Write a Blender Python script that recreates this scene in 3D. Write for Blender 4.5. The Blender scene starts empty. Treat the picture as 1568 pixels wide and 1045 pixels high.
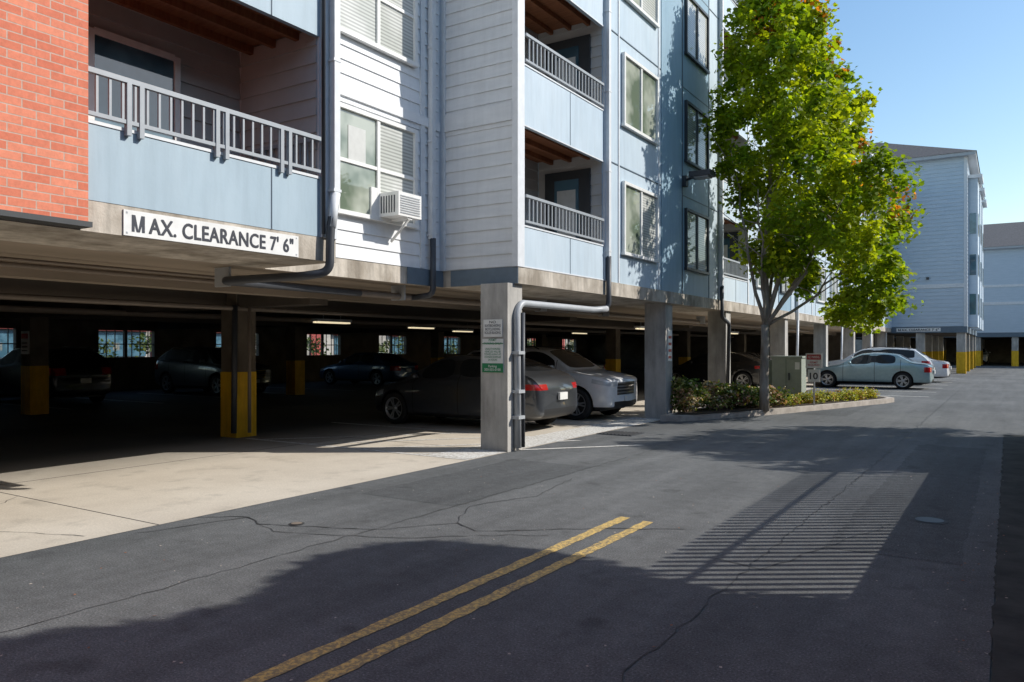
import bpy, bmesh, math, random
import numpy as np
from mathutils import Vector, Matrix
random.seed(7); rng=np.random.default_rng(7)
scene=bpy.context.scene
def link(o,parent=None):
    scene.collection.objects.link(o)
    if parent is not None: o.parent=parent
    return o
def empty(name,loc=(0,0,0),rot=0):
    e=bpy.data.objects.new(name,None); link(e); e.location=loc; e.rotation_euler=(0,0,rot); e.empty_display_size=.2
    return e
# ---------------------------------------------------------------- materials
def newmat(name):
    m=bpy.data.materials.new(name); m.use_nodes=True
    nt=m.node_tree; b=nt.nodes['Principled BSDF']
    return m,nt,b
def c4(c): return (c[0],c[1],c[2],1)
def N(nt,t,**k):
    n=nt.nodes.new(t)
    for a,v in k.items(): setattr(n,a,v)
    return n
def mixc(nt,fac,a,b,blend='MIX'):
    n=nt.nodes.new('ShaderNodeMix'); n.data_type='RGBA'; n.blend_type=blend
    for sock,val in ((n.inputs[0],fac),(n.inputs[6],a),(n.inputs[7],b)):
        if isinstance(val,bpy.types.NodeSocket): nt.links.new(val,sock)
        else: sock.default_value=val if not isinstance(val,tuple) else c4(val)
    return n.outputs[2]
def ramp(nt,inp,stops):
    r=nt.nodes.new('ShaderNodeValToRGB'); nt.links.new(inp,r.inputs[0])
    e=r.color_ramp.elements
    while len(e)<len(stops): e.new(.5)
    for i,(p,c) in enumerate(stops):
        e[i].position=p; e[i].color=(c,c,c,1) if not isinstance(c,tuple) else c4(c)
    return r.outputs[0]
def noise(nt,scale,detail=4,rough=.55,vec=None,stretch=None):
    tc=N(nt,'ShaderNodeTexCoord'); n=N(nt,'ShaderNodeTexNoise')
    n.inputs['Scale'].default_value=scale; n.inputs['Detail'].default_value=detail; n.inputs['Roughness'].default_value=rough
    src=tc.outputs['Object']
    if stretch:
        mp=N(nt,'ShaderNodeMapping'); mp.inputs['Scale'].default_value=stretch; nt.links.new(src,mp.inputs[0]); src=mp.outputs[0]
    nt.links.new(src,n.inputs['Vector'])
    return n.outputs[0]
def bump(nt,b,h,strength=.3,dist=.01):
    bn=N(nt,'ShaderNodeBump'); bn.inputs['Strength'].default_value=strength; bn.inputs['Distance'].default_value=dist
    nt.links.new(h,bn.inputs['Height']); nt.links.new(bn.outputs[0],b.inputs['Normal'])
def mnoise(name,ca,cb,scale=3,rough=.8,bs=.2,bscale=60,stretch=None,lo=.35,hi=.65,spec=.3,drip=0):
    m,nt,b=newmat(name)
    f=ramp(nt,noise(nt,scale,6,.6,stretch=stretch),[(lo,0.),(hi,1.)])
    col=mixc(nt,f,ca,cb)
    if drip: col=mixc(nt,1.0,col,ramp(nt,noise(nt,3,5,.7,stretch=(2.5,2.5,.25)),[(.42,1.),(.75,1-drip)]),'MULTIPLY')
    nt.links.new(col,b.inputs['Base Color']); b.inputs['Roughness'].default_value=rough
    b.inputs['Specular IOR Level'].default_value=spec
    if bs>0: bump(nt,b,noise(nt,bscale,3),bs,.01)
    return m
def mplain(name,c,rough=.5,metal=0,coat=0,emit=None,es=0,spec=.5,seams=None):
    m,nt,b=newmat(name)
    f=noise(nt,9,3); fr=ramp(nt,f,[(.3,.0),(.7,1.)])
    c2=tuple(x*.88 for x in c)
    col=mixc(nt,fr,c,c2)
    if seams:
        tc=N(nt,'ShaderNodeTexCoord'); sx=N(nt,'ShaderNodeSeparateXYZ'); nt.links.new(tc.outputs['Object'],sx.inputs[0])
        tot=None
        for xx in seams:
            cm=N(nt,'ShaderNodeMath',operation='COMPARE'); nt.links.new(sx.outputs[0],cm.inputs[0]); cm.inputs[1].default_value=xx; cm.inputs[2].default_value=.008
            if tot is None: tot=cm.outputs[0]
            else:
                a=N(nt,'ShaderNodeMath',operation='MAXIMUM'); nt.links.new(tot,a.inputs[0]); nt.links.new(cm.outputs[0],a.inputs[1]); tot=a.outputs[0]
        ab=N(nt,'ShaderNodeMath',operation='ABSOLUTE'); nt.links.new(sx.outputs[1],ab.inputs[0])
        g=N(nt,'ShaderNodeMath',operation='GREATER_THAN'); nt.links.new(ab.outputs[0],g.inputs[0]); g.inputs[1].default_value=.72
        mu=N(nt,'ShaderNodeMath',operation='MULTIPLY'); nt.links.new(tot,mu.inputs[0]); nt.links.new(g.outputs[0],mu.inputs[1])
        col=mixc(nt,mu.outputs[0],col,(.01,.01,.01))
    nt.links.new(col,b.inputs['Base Color'])
    b.inputs['Roughness'].default_value=rough; b.inputs['Metallic'].default_value=metal
    b.inputs['Coat Weight'].default_value=coat; b.inputs['Coat Roughness'].default_value=.04
    b.inputs['Specular IOR Level'].default_value=spec
    if emit: b.inputs['Emission Color'].default_value=c4(emit); b.inputs['Emission Strength'].default_value=es
    return m
M={}
def asphalt(name,ca,cb):
    m,nt,b=newmat(name)
    big=ramp(nt,noise(nt,.35,5,.6),[(.35,0.),(.65,1.)]); fine=ramp(nt,noise(nt,75,4,.8),[(.30,.35),(.48,.85),(.60,1.15),(.70,2.6)])
    c=mixc(nt,big,ca,cb)
    streak=ramp(nt,noise(nt,1.2,5,.65,stretch=(1.6,.12,1)),[(.3,.78),(.7,1.18)])
    mid=ramp(nt,noise(nt,7,4,.7),[(.35,.88),(.65,1.10)])
    for k in (fine,streak,mid): c=mixc(nt,1.0,c,k,'MULTIPLY')
    spots=ramp(nt,noise(nt,2.1,3,.5),[(.64,1.),(.72,.72)]); c=mixc(nt,1.0,c,spots,'MULTIPLY')
    nt.links.new(c,b.inputs['Base Color']); b.inputs['Roughness'].default_value=.9; b.inputs['Specular IOR Level'].default_value=.22
    bump(nt,b,noise(nt,110,4,.8),.7,.008); return m
M['asphalt']=asphalt('asphalt',(.118,.123,.126),(.162,.168,.170))
M['patch']=asphalt('asphalt_patch',(.095,.10,.103),(.12,.125,.128))
M['crack']=mnoise('crack_sealer',(.03,.03,.032),(.065,.065,.067),20,.7,0)
m,nt,b=newmat('garage_floor')
f=ramp(nt,noise(nt,.6,6,.65),[(.3,0.),(.7,1.)]); c=mixc(nt,f,(.50,.44,.36),(.64,.58,.49))
st=ramp(nt,noise(nt,2.3,5,.6),[(.55,1.),(.75,.72)]); c=mixc(nt,1.0,c,st,'MULTIPLY')
fn=ramp(nt,noise(nt,60,3,.7),[(.3,.85),(.7,1.12)]); c=mixc(nt,1.0,c,fn,'MULTIPLY')
tc=N(nt,'ShaderNodeTexCoord'); sx=N(nt,'ShaderNodeSeparateXYZ'); nt.links.new(tc.outputs['Object'],sx.inputs[0])
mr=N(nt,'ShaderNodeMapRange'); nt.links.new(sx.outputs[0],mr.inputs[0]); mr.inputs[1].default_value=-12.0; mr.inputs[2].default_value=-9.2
floor_shade=mixc(nt,f,(.07,.066,.06),(.12,.112,.10)); c=mixc(nt,mr.outputs[0],floor_shade,c)  # garage shade put into the colour of the inner floor
nt.links.new(c,b.inputs['Base Color']); b.inputs['Roughness'].default_value=.8; bump(nt,b,noise(nt,90,2),.3,.005); M['floor']=m
M['ground']=mnoise('ground',(.10,.095,.085),(.16,.15,.13),.5,.9)
M['back']=mnoise('rear_lot',(.07,.07,.07),(.12,.12,.115),.5,.9)
M['soil']=mnoise('soil',(.03,.022,.016),(.075,.055,.038),14,.95,.8,40)
M['grit']=mnoise('verge_grit',(.030,.032,.031),(.065,.066,.060),3,.95,.25,90)
M['conc']=mnoise('concrete_column',(.36,.345,.32),(.54,.52,.485),2.5,.85,.4,35,stretch=(1,1,.5),drip=.3)
M['fascia']=mnoise('concrete_fascia',(.30,.26,.21),(.60,.545,.47),2.2,.85,.4,40,stretch=(1,1,.8),drip=.4)
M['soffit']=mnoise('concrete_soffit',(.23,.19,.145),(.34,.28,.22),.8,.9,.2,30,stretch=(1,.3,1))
M['soffitd']=mnoise('concrete_soffit_shaded',(.075,.065,.052),(.12,.10,.083),.8,.9,.2,30,stretch=(1,.3,1))  # same soffit concrete, darkened in colour to deepen the garage shade
M['conc_in']=mnoise('concrete_inner_shaded',(.11,.09,.068),(.18,.15,.115),1.6,.9,.2,30)  # interior concrete with the garage gloom worked into its colour
M['kerb']=mnoise('kerb_concrete',(.34,.30,.26),(.5,.45,.40),4,.85,.4,40)
M['lap']=mnoise('lap_siding_white',(.72,.735,.75),(.79,.80,.81),1.5,.55,.08,30,stretch=(1,.4,6),drip=.08)
M['lapg']=mnoise('lap_siding_grey',(.60,.62,.64),(.67,.685,.70),1.5,.6,.08,30,stretch=(1,.4,6),drip=.1)
M['lapb']=mnoise('lap_siding_blue',(.46,.55,.63),(.52,.60,.68),1.5,.6,.08,30,stretch=(1,.4,6))
M['beige']=mnoise('recess_siding',(.46,.45,.43),(.54,.53,.51),1.5,.6,.05,30)
M['panel']=mnoise('blue_panel',(.32,.42,.49),(.39,.49,.56),.9,.5,.08,25,stretch=(1,1,.5),drip=.12)
M['panell']=mnoise('pale_blue_panel',(.46,.56,.64),(.54,.63,.70),.9,.5,.08,25,stretch=(1,1,.5),drip=.14)
M['paneld']=mnoise('deep_blue_panel',(.24,.37,.47),(.30,.43,.53),.9,.5,.08,25,stretch=(1,1,.5),drip=.14)
M['trim']=mplain('white_trim',(.70,.725,.75),.5)
M['trimd']=mplain('dark_trim',(.045,.05,.055),.45)
M['eave']=mplain('eave_fascia',(.42,.45,.48),.5)
M['fasciab']=mplain('blue_fascia',(.12,.165,.21),.55)
M['wood']=mnoise('soffit_wood',(.22,.08,.035),(.32,.125,.055),3,.6,.3,30,stretch=(1,8,1))
M['rail']=mplain('rail_paint',(.34,.37,.40),.45)
M['pipe']=mplain('pipe_grey',(.42,.44,.46),.45)
M['piped']=mplain('pipe_dark',(.05,.055,.065),.5)
M['pipet']=mplain('pipe_tan',(.22,.18,.145),.6)
M['yellow']=mnoise('yellow_paint',(.72,.41,.015),(.84,.50,.025),4,.6,.2,40,drip=.3)
M['roof']=mnoise('roof_shingle',(.07,.07,.075),(.12,.12,.125),8,.9,.5,40)
M['vinyl']=mplain('window_vinyl',(.80,.80,.78),.4)
M['white']=mplain('sign_white',(.78,.78,.76),.45)
M['black']=mplain('sign_black',(.02,.02,.022),.5)
M['navy']=mplain('sign_navy',(.03,.035,.05),.5)
M['green']=mplain('sign_green',(.02,.22,.09),.5)
M['red']=mplain('sign_red',(.5,.03,.03),.5)
M['iron']=mplain('fence_iron',(.03,.03,.03),.5)
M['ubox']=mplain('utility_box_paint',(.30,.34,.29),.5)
M['uboxd']=mplain('utility_box_dark_green',(.13,.17,.13),.5)  # darker green of the two-tone box: left section and door seam
M['lampm']=mplain('tube_light',(.9,.85,.7),.5,emit=(1,.84,.55),es=.8)
M['bark']=mnoise('bark',(.20,.17,.14),(.38,.35,.31),7,.85,.6,40,stretch=(1,1,.3))
M['redw']=mnoise('red_wall',(.25,.05,.045),(.32,.07,.06),2,.8,0)
M['cream']=mnoise('cream_wall',(.22,.21,.19),(.38,.36,.33),.7,.8,0)
M['darkw']=mnoise('sky_blocker_wall',(.16,.15,.14),(.22,.20,.18),1,.8,0)  # walls of the added sky-blocking buildings
m,nt,b=newmat('road_paint_yellow')
f=ramp(nt,noise(nt,30,5,.8),[(.43,0.),(.53,1.)])
wv=ramp(nt,noise(nt,1.5,3,.6),[(.3,.5),(.75,1.)])
mm=N(nt,'ShaderNodeMath',operation='MULTIPLY'); nt.links.new(f,mm.inputs[0]); nt.links.new(wv,mm.inputs[1])
c=mixc(nt,mm.outputs[0],(.72,.50,.15),(.15,.13,.10))
nt.links.new(c,b.inputs['Base Color']); b.inputs['Roughness'].default_value=.7; bump(nt,b,noise(nt,110,3,.8),.6,.008); M['ypaint']=m
m,nt,b=newmat('road_paint_white')
f=ramp(nt,noise(nt,22,5,.7),[(.48,0.),(.58,1.)]); c=mixc(nt,f,(.70,.69,.66),(.42,.39,.34))
nt.links.new(c,b.inputs['Base Color']); b.inputs['Roughness'].default_value=.7; M['wpaint']=m
m,nt,b=newmat('brick')
tc=N(nt,'ShaderNodeTexCoord'); sx=N(nt,'ShaderNodeSeparateXYZ'); cx=N(nt,'ShaderNodeCombineXYZ'); nt.links.new(tc.outputs['Object'],sx.inputs[0])
ad=N(nt,'ShaderNodeMath',operation='ADD'); nt.links.new(sx.outputs[0],ad.inputs[0]); nt.links.new(sx.outputs[1],ad.inputs[1])
nt.links.new(ad.outputs[0],cx.inputs[0]); nt.links.new(sx.outputs[2],cx.inputs[1])
bt=N(nt,'ShaderNodeTexBrick'); nt.links.new(cx.outputs[0],bt.inputs['Vector'])
bt.inputs['Scale'].default_value=1; bt.inputs['Brick Width'].default_value=.215; bt.inputs['Row Height'].default_value=.071; bt.inputs['Mortar Size'].default_value=.0055
bt.inputs['Color1'].default_value=(.58,.16,.09,1); bt.inputs['Color2'].default_value=(.72,.25,.15,1); bt.inputs['Mortar'].default_value=(.52,.38,.31,1); bt.inputs['Mortar Smooth'].default_value=.2
fn=ramp(nt,noise(nt,25,4,.7),[(.3,.85),(.7,1.1)])
nt.links.new(mixc(nt,1.0,bt.outputs['Color'],fn,'MULTIPLY'),b.inputs['Base Color']); b.inputs['Roughness'].default_value=.85
bn=N(nt,'ShaderNodeBump'); bn.invert=True; bn.inputs['Strength'].default_value=.5; bn.inputs['Distance'].default_value=.01
nt.links.new(bt.outputs['Fac'],bn.inputs['Height']); nt.links.new(bn.outputs[0],b.inputs['Normal']); M['brick']=m
def glassmat(name,ca,cb,scale,refl,stripes=False):
    m,nt,b=newmat(name)
    f=ramp(nt,noise(nt,scale,3,.5),[(.42,0.),(.58,1.)])
    col=mixc(nt,f,ca,cb)
    if stripes:
        tc=N(nt,'ShaderNodeTexCoord'); wv=N(nt,'ShaderNodeTexWave'); wv.bands_direction='Z'; wv.inputs['Scale'].default_value=6; nt.links.new(tc.outputs['Object'],wv.inputs[0])
        col=mixc(nt,1.0,col,ramp(nt,wv.outputs[1],[(.3,.62),(.6,1.)]),'MULTIPLY')
    nt.links.new(col,b.inputs['Base Color']); b.inputs['Roughness'].default_value=.5; b.inputs['Specular IOR Level'].default_value=.2
    g=N(nt,'ShaderNodeBsdfGlossy'); g.inputs['Roughness'].default_value=.02
    lw=N(nt,'ShaderNodeLayerWeight'); lw.inputs[0].default_value=refl
    mx=N(nt,'ShaderNodeMixShader'); nt.links.new(lw.outputs['Fresnel'],mx.inputs[0]); nt.links.new(b.outputs[0],mx.inputs[1]); nt.links.new(g.outputs[0],mx.inputs[2])
    nt.links.new(mx.outputs[0],nt.nodes['Material Output'].inputs[0]); return m
M['glass']=glassmat('window_glass',(.12,.16,.11),(.40,.43,.36),1.3,.5)
M['glassb']=glassmat('window_glass_with_blind',(.50,.52,.48),(.62,.63,.6),1.3,.35,True)
M['glassd']=glassmat('window_glass_dark',(.03,.09,.13),(.07,.16,.22),1.5,.5)
M['cglass']=glassmat('car_glass',(.006,.008,.010),(.015,.017,.02),2,.3)
M['blind']=mplain('window_blind',(.55,.56,.54),.6)
M['tire']=mplain('tire_rubber',(.02,.02,.02),.8)
M['rim']=mplain('wheel_alloy',(.50,.51,.52),.3,metal=.6)
M['ctrim']=mplain('car_black_trim',(.015,.015,.016),.5)
M['chrome']=mplain('chrome',(.6,.6,.6),.15,metal=1)
M['tail']=mplain('tail_light',(.45,.015,.015),.15,coat=1)
M['head']=mplain('head_light',(.50,.53,.56),.1,coat=1)
def paint(name,c,metal=.3): return mplain(name,c,.32,metal=metal,coat=1,seams=[.85,-.30,-1.22])
def leafmat(name,trans=.35):
    m,nt,b=newmat(name)
    at=N(nt,'ShaderNodeAttribute'); at.attribute_name='Col'
    nt.links.new(at.outputs['Color'],b.inputs['Base Color']); b.inputs['Roughness'].default_value=.55; b.inputs['Specular IOR Level'].default_value=.3
    t=N(nt,'ShaderNodeBsdfTranslucent'); 
    nt.links.new(mixc(nt,1.0,at.outputs['Color'],(1.7,1.6,.6),'MULTIPLY'),t.inputs[0])
    mx=N(nt,'ShaderNodeMixShader'); mx.inputs[0].default_value=trans; nt.links.new(b.outputs[0],mx.inputs[1]); nt.links.new(t.outputs[0],mx.inputs[2])
    nt.links.new(mx.outputs[0],nt.nodes['Material Output'].inputs[0]); return m
M['leaf']=leafmat('maple_leaf',.5); M['leaf2']=leafmat('shrub_leaf',.25)
# ---------------------------------------------------------------- mesh builder
class MB:
    def __init__(s): s.v=[]; s.f=[]; s.mi=[]; s.mats=[]; s.sm=[]
    def idx(s,k):
        if k not in s.mats: s.mats.append(k)
        return s.mats.index(k)
    def face(s,vs,k,sm=False):
        b=len(s.v); s.v+= [tuple(p) for p in vs]; s.f.append(list(range(b,b+len(vs)))); s.mi.append(s.idx(k)); s.sm.append(sm)
    def box(s,x0,x1,y0,y1,z0,z1,k,skip=''):
        if x0>x1:x0,x1=x1,x0
        if y0>y1:y0,y1=y1,y0
        if z0>z1:z0,z1=z1,z0
        b=len(s.v); s.v+=[(x0,y0,z0),(x1,y0,z0),(x1,y1,z0),(x0,y1,z0),(x0,y0,z1),(x1,y0,z1),(x1,y1,z1),(x0,y1,z1)]
        for n,q in (('b',(0,3,2,1)),('t',(4,5,6,7)),('f',(0,1,5,4)),('r',(1,2,6,5)),('k',(2,3,7,6)),('l',(3,0,4,7))):
            if n in skip: continue
            s.f.append([b+i for i in q]); s.mi.append(s.idx(k)); s.sm.append(False)
    def tube(s,pts,rad,k,n=10,cap=True):
        pts=[Vector(p) for p in pts]
        if not hasattr(rad,'__len__'): rad=[rad]*len(pts)
        rings=[]; up=None
        for i,p in enumerate(pts):
            if i==0: d=pts[1]-p
            elif i==len(pts)-1: d=p-pts[i-1]
            else: d=(pts[i+1]-p).normalized()+(p-pts[i-1]).normalized()
            d.normalize()
            if up is None: up=Vector((0,0,1)) if abs(d.z)<.9 else Vector((1,0,0))
            a=d.cross(up)
            if a.length<1e-3: a=d.orthogonal()
            a.normalize(); bb=a.cross(d).normalized(); up=bb
            base=len(s.v)
            for j in range(n):
                t=2*math.pi*j/n; s.v.append(tuple(p+(a*math.cos(t)+bb*math.sin(t))*rad[i]))
            rings.append(base)
        mi=s.idx(k)
        for i in range(len(rings)-1):
            for j in range(n):
                s.f.append([rings[i]+j,rings[i]+(j+1)%n,rings[i+1]+(j+1)%n,rings[i+1]+j]); s.mi.append(mi); s.sm.append(True)
        if cap:
            s.f.append([rings[0]+j for j in range(n)][::-1]); s.mi.append(mi); s.sm.append(False)
            s.f.append([rings[-1]+j for j in range(n)]); s.mi.append(mi); s.sm.append(False)
    def lathe_y(s,prof,k,cx=0,cy=0,cz=0,n=28):
        mi=s.idx(k); rings=[]
        for r,y in prof:
            base=len(s.v)
            for j in range(n):
                t=2*math.pi*j/n; s.v.append((cx+r*math.cos(t),cy+y,cz+r*math.sin(t)))
            rings.append(base)
        for i in range(len(rings)-1):
            for j in range(n):
                s.f.append([rings[i]+j,rings[i]+(j+1)%n,rings[i+1]+(j+1)%n,rings[i+1]+j]); s.mi.append(mi); s.sm.append(True)
    def lapx(s,p,y0,y1,z0,z1,k,e=.2,o=.022):
        z=z0
        while z<z1-1e-4:
            zt=min(z+e,z1)
            s.face([(p+o,y0,z),(p+o,y1,z),(p+.003,y1,zt),(p+.003,y0,zt)],k)
            s.face([(p,y0,z),(p,y1,z),(p+o,y1,z),(p+o,y0,z)],k)
            z=zt
    def lapy(s,p,x0,x1,z0,z1,k,e=.2,o=.022):
        z=z0
        while z<z1-1e-4:
            zt=min(z+e,z1)
            s.face([(x0,p-o,z),(x1,p-o,z),(x1,p-.003,zt),(x0,p-.003,zt)],k)
            s.face([(x0,p,z),(x1,p,z),(x1,p-o,z),(x0,p-o,z)],k)
            z=zt
    def build(s,name,parent=None,fix=False):
        me=bpy.data.meshes.new(name); me.from_pydata(s.v,[],s.f); 
        for k in s.mats: me.materials.append(M[k] if isinstance(k,str) else k)
        me.polygons.foreach_set('material_index',s.mi); me.polygons.foreach_set('use_smooth',s.sm); me.update()
        o=bpy.data.objects.new(name,me); link(o,parent); return o
def text(name,s,w,h,loc,rot,mat,parent,off=.012,space=1.0):
    cu=bpy.data.curves.new(name,'FONT'); cu.body=s; cu.size=1; cu.offset=off; cu.align_x='CENTER'; cu.align_y='CENTER'; cu.space_character=space; cu.resolution_u=4
    o=bpy.data.objects.new(name,cu); link(o); bpy.context.view_layer.update()
    dm=o.dimensions.copy(); me=bpy.data.meshes.new_from_object(o); bpy.data.objects.remove(o)
    for v in me.vertices: v.co.x*=w/dm.x; v.co.y*=h/dm.y
    ys=[v.co.y for v in me.vertices]; mid=(max(ys)+min(ys))/2; xs=[v.co.x for v in me.vertices]; mx=(max(xs)+min(xs))/2
    for v in me.vertices: v.co.y-=mid; v.co.x-=mx
    me.materials.clear(); me.materials.append(M[mat])
    t=bpy.data.objects.new(name,me); link(t,parent); t.location=loc; t.rotation_euler=rot; return t
RX=(math.pi/2,0,math.pi/2); RY=(math.pi/2,0,0)
def clearance_text(parent,loc,rot,W_,H_,ax):
    # ax: 'y' lettering runs along +Y, 'x' along +X ; letter M is drawn from strokes
    k=W_/1.87
    for i,(du,dz) in enumerate(((-.005,-.003),(.005,-.003),(0,.004),(-.0025,0),(.0025,.002))):
        u=.082*k+du*k; o=-.0004*i if ax=='x' else .0004*i
        l=(loc[0]+(u if ax=='x' else o),loc[1]+(u if ax=='y' else o),loc[2]+dz)
        text('lettering_layer',"AX. CLEARANCE 7' 6\"",1.70*k,H_-.005,l,rot,'navy',parent,.003,1.05)
    mm=MB(); x0=-W_/2; w=.125*k; h=H_/2-.002; s=.027*k
    P=[[(x0,-h),(x0+s,-h),(x0+s,h),(x0,h)],[(x0+w-s,-h),(x0+w,-h),(x0+w,h),(x0+w-s,h)]]
    D=[[(x0+.001,h),(x0+w/2-s*.55,-h),(x0+w/2+s*.1,-h),(x0+s*1.25,h)],[(x0+w-.001,h),(x0+w-s*1.25,h),(x0+w/2-s*.1,-h),(x0+w/2+s*.55,-h)]]
    for j,q in enumerate(P+D): mm.face([(a,b_,.0003*j) for a,b_ in q],'navy')
    o=mm.build('letter_m',parent); o.location=loc; o.rotation_euler=rot
# ---------------------------------------------------------------- ground
g=MB(); g.face([(-400,-400,-.008),(400,-400,-.008),(400,400,-.008),(-400,400,-.008)],'ground'); g.build('ground')
r=MB(); r.face([(-6.47,-25,0),(-.08,-25,0),(-.08,140,0),(-6.47,140,0)],'asphalt')
r.face([(-.08,17,0),(30,17,0),(30,140,0),(-.08,140,0)],'asphalt')
r.face([(-90,-60,-.004),(-28.2,-60,-.004),(-28.2,140,-.004),(-90,140,-.004)],'back')
def strip(mb,x0,x1,y0,y1,z,k,n=1): mb.face([(x0,y0,z),(x1,y0,z),(x1,y1,z),(x0,y1,z)],k)
def ragged(mb,x0,x1,y0,y1,z,k,st=.06,a=.008):
    ys=np.arange(y0,y1,st); L_=[(x0+random.uniform(-a,a),y) for y in ys]; R_=[(x1+random.uniform(-a,a),y) for y in ys]
    for i in range(len(ys)-1): mb.face([(L_[i][0],L_[i][1],z),(R_[i][0],R_[i][1],z),(R_[i+1][0],R_[i+1][1],z),(L_[i+1][0],L_[i+1][1],z)],k)
ragged(r,-3.10,-3.0,-8,6.8,.004,'ypaint'); ragged(r,-2.84,-2.74,-8,6.75,.004,'ypaint')
ragged(r,-6.0,-4.7,6.3,9.4,.002,'patch',.1,.02); ragged(r,-1.25,-.3,6.6,14.5,.002,'patch',.1,.02); ragged(r,-4.4,-3.2,19.5,27,.002,'patch',.15,.03)
def crack(mb,pts,w,z=.0045,k='crack'):
    out=[]
    for a,bq in zip(pts[:-1],pts[1:]):
        n=max(2,int((Vector(bq)-Vector(a)).length/.12))
        for i in range(n):
            t=i/n; out.append((a[0]+(bq[0]-a[0])*t+random.uniform(-.025,.025),a[1]+(bq[1]-a[1])*t+random.uniform(-.025,.025)))
    out.append(pts[-1])
    for p,q in zip(out[:-1],out[1:]):
        d=Vector((q[0]-p[0],q[1]-p[1])).normalized()*w*random.uniform(.5,1.3); nx,ny=-d.y,d.x
        mb.face([(p[0]-nx,p[1]-ny,z),(q[0]-nx,q[1]-ny,z),(q[0]+nx,q[1]+ny,z),(p[0]+nx,p[1]+ny,z)],k)
crack(r,[(-6.45,4.6),(-6.05,4.85),(-5.75,4.7),(-5.1,4.95),(-4.7,5.1),(-4.25,5.7),(-3.9,5.55),(-3.2,6.1),(-2.4,6.6)],.007)
crack(r,[(-5.75,4.7),(-5.4,4.6),(-4.8,4.8),(-4.3,5.0),(-3.7,5.5),(-3.3,5.75)],.005)
crack(r,[(-6.05,4.85),(-6.2,4.3),(-6.35,3.9)],.006)
crack(r,[(-4.25,5.7),(-4.6,6.4),(-4.3,7.2),(-4.5,8.4)],.005)
crack(r,[(-1.9,5.8),(-1.5,5.7),(-1.3,6.4),(-.9,7.8)],.006)
crack(r,[(-4.75,2.0),(-4.72,5),(-4.7,10),(-4.74,16),(-4.7,30)],.004)
crack(r,[(-1.55,1.0),(-1.6,5),(-1.55,12),(-1.6,40)],.004)
def disc(mb,cx,cy,rr,z,k,n=24): mb.face([(cx+rr*math.cos(2*math.pi*i/n),cy+rr*math.sin(2*math.pi*i/n),z) for i in range(n)],k)
disc(r,-.62,8.15,.16,.005,'crack'); disc(r,-.62,8.15,.12,.009,'piped')
disc(r,-5.45,4.9,.07,.0052,'crack'); disc(r,-5.45,4.9,.05,.009,'pipet')
for i in range(420):
    x=rng.uniform(-6.4,-.05); y=rng.uniform(1.5,16) if i%4 else rng.uniform(2,12); 
    if i%4==0: x=rng.uniform(-.35,0)
    a=rng.uniform(.005,.014); t=rng.uniform(0,6.28)
    r.face([(x+a*math.cos(t),y+a*math.sin(t),.006),(x-a*math.sin(t)*.6,y+a*math.cos(t)*.6,.009),(x-a*math.cos(t),y-a*math.sin(t),.006),(x+a*math.sin(t)*.6,y-a*math.cos(t)*.6,.006)],'kerb' if i%3 else 'wood')
r.build('road')
sp=MB(); ragged(sp,-.08,.6,-25,17,.003,'grit',.08,.015); sp.box(.55,3.2,-12,17,0,.3,'soil'); sp.build('planting_strip')
gr=MB(); x,y=-6.1,13.3; gr.box(x-.35,x+.35,y-.3,y+.3,.0,.012,'piped')
for i in range(9): gr.box(x-.31+i*.075,x-.28+i*.075,y-.26,y+.26,.012,.02,'crack')
gr.build('drain_grate')
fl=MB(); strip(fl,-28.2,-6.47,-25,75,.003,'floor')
for yy in (-3,0.6,4.2,9.0+1.1,13.9,18,22.5,27,31,36): fl.box(-28,-6.47,yy-.006,yy+.006,.003,.0045,'crack','b')
fl.box(-9.9,-9.888,-25,75,.003,.0048,'crack','b'); fl.box(-16.5,-16.488,-25,75,.003,.0048,'crack','b')
crack(fl,[(-9.0,4.2),(-8.3,3.5),(-7.4,3.3),(-6.6,3.6)],.004,.006)
strip(fl,-11.3,-6.5,8.98,9.08,.007,'wpaint')
strip(fl,-7.3,-6.5,9.1,11.9,.0065,'wpaint'); 
for i in range(4):
    a=-11+i*1.15; fl.face([(a,9.1,.007),(a+.12,9.1,.007),(a+2.4+.12,11.9,.007),(a+2.4,11.9,.007)],'wpaint')
strip(fl,-12.2,-6.5,11.9,12.0,.0072,'wpaint')
for yy in (14.55,17.3,29.5,32.2,35.2,38.2,41.2,44.2,47.2): strip(fl,-12.2,-6.5,yy,yy+.1,.007,'wpaint')
for yy in (3.0,5.6,8.2,10.8,13.4,16.0,18.6,21.2): strip(fl,-26,-20.5,yy,yy+.1,.007,'wpaint')
strip(fl,-7.25,-6.5,12.02,17.5,.0062,'wpaint')
fl.build('parking_floor')
ln=MB()
for yy in (28.6,31.7,34.9,38,41,44,47): strip(ln,-6.46,-2.2,yy,yy+.12,.005,'wpaint')
ln.build('parking_stall_lines')
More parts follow.
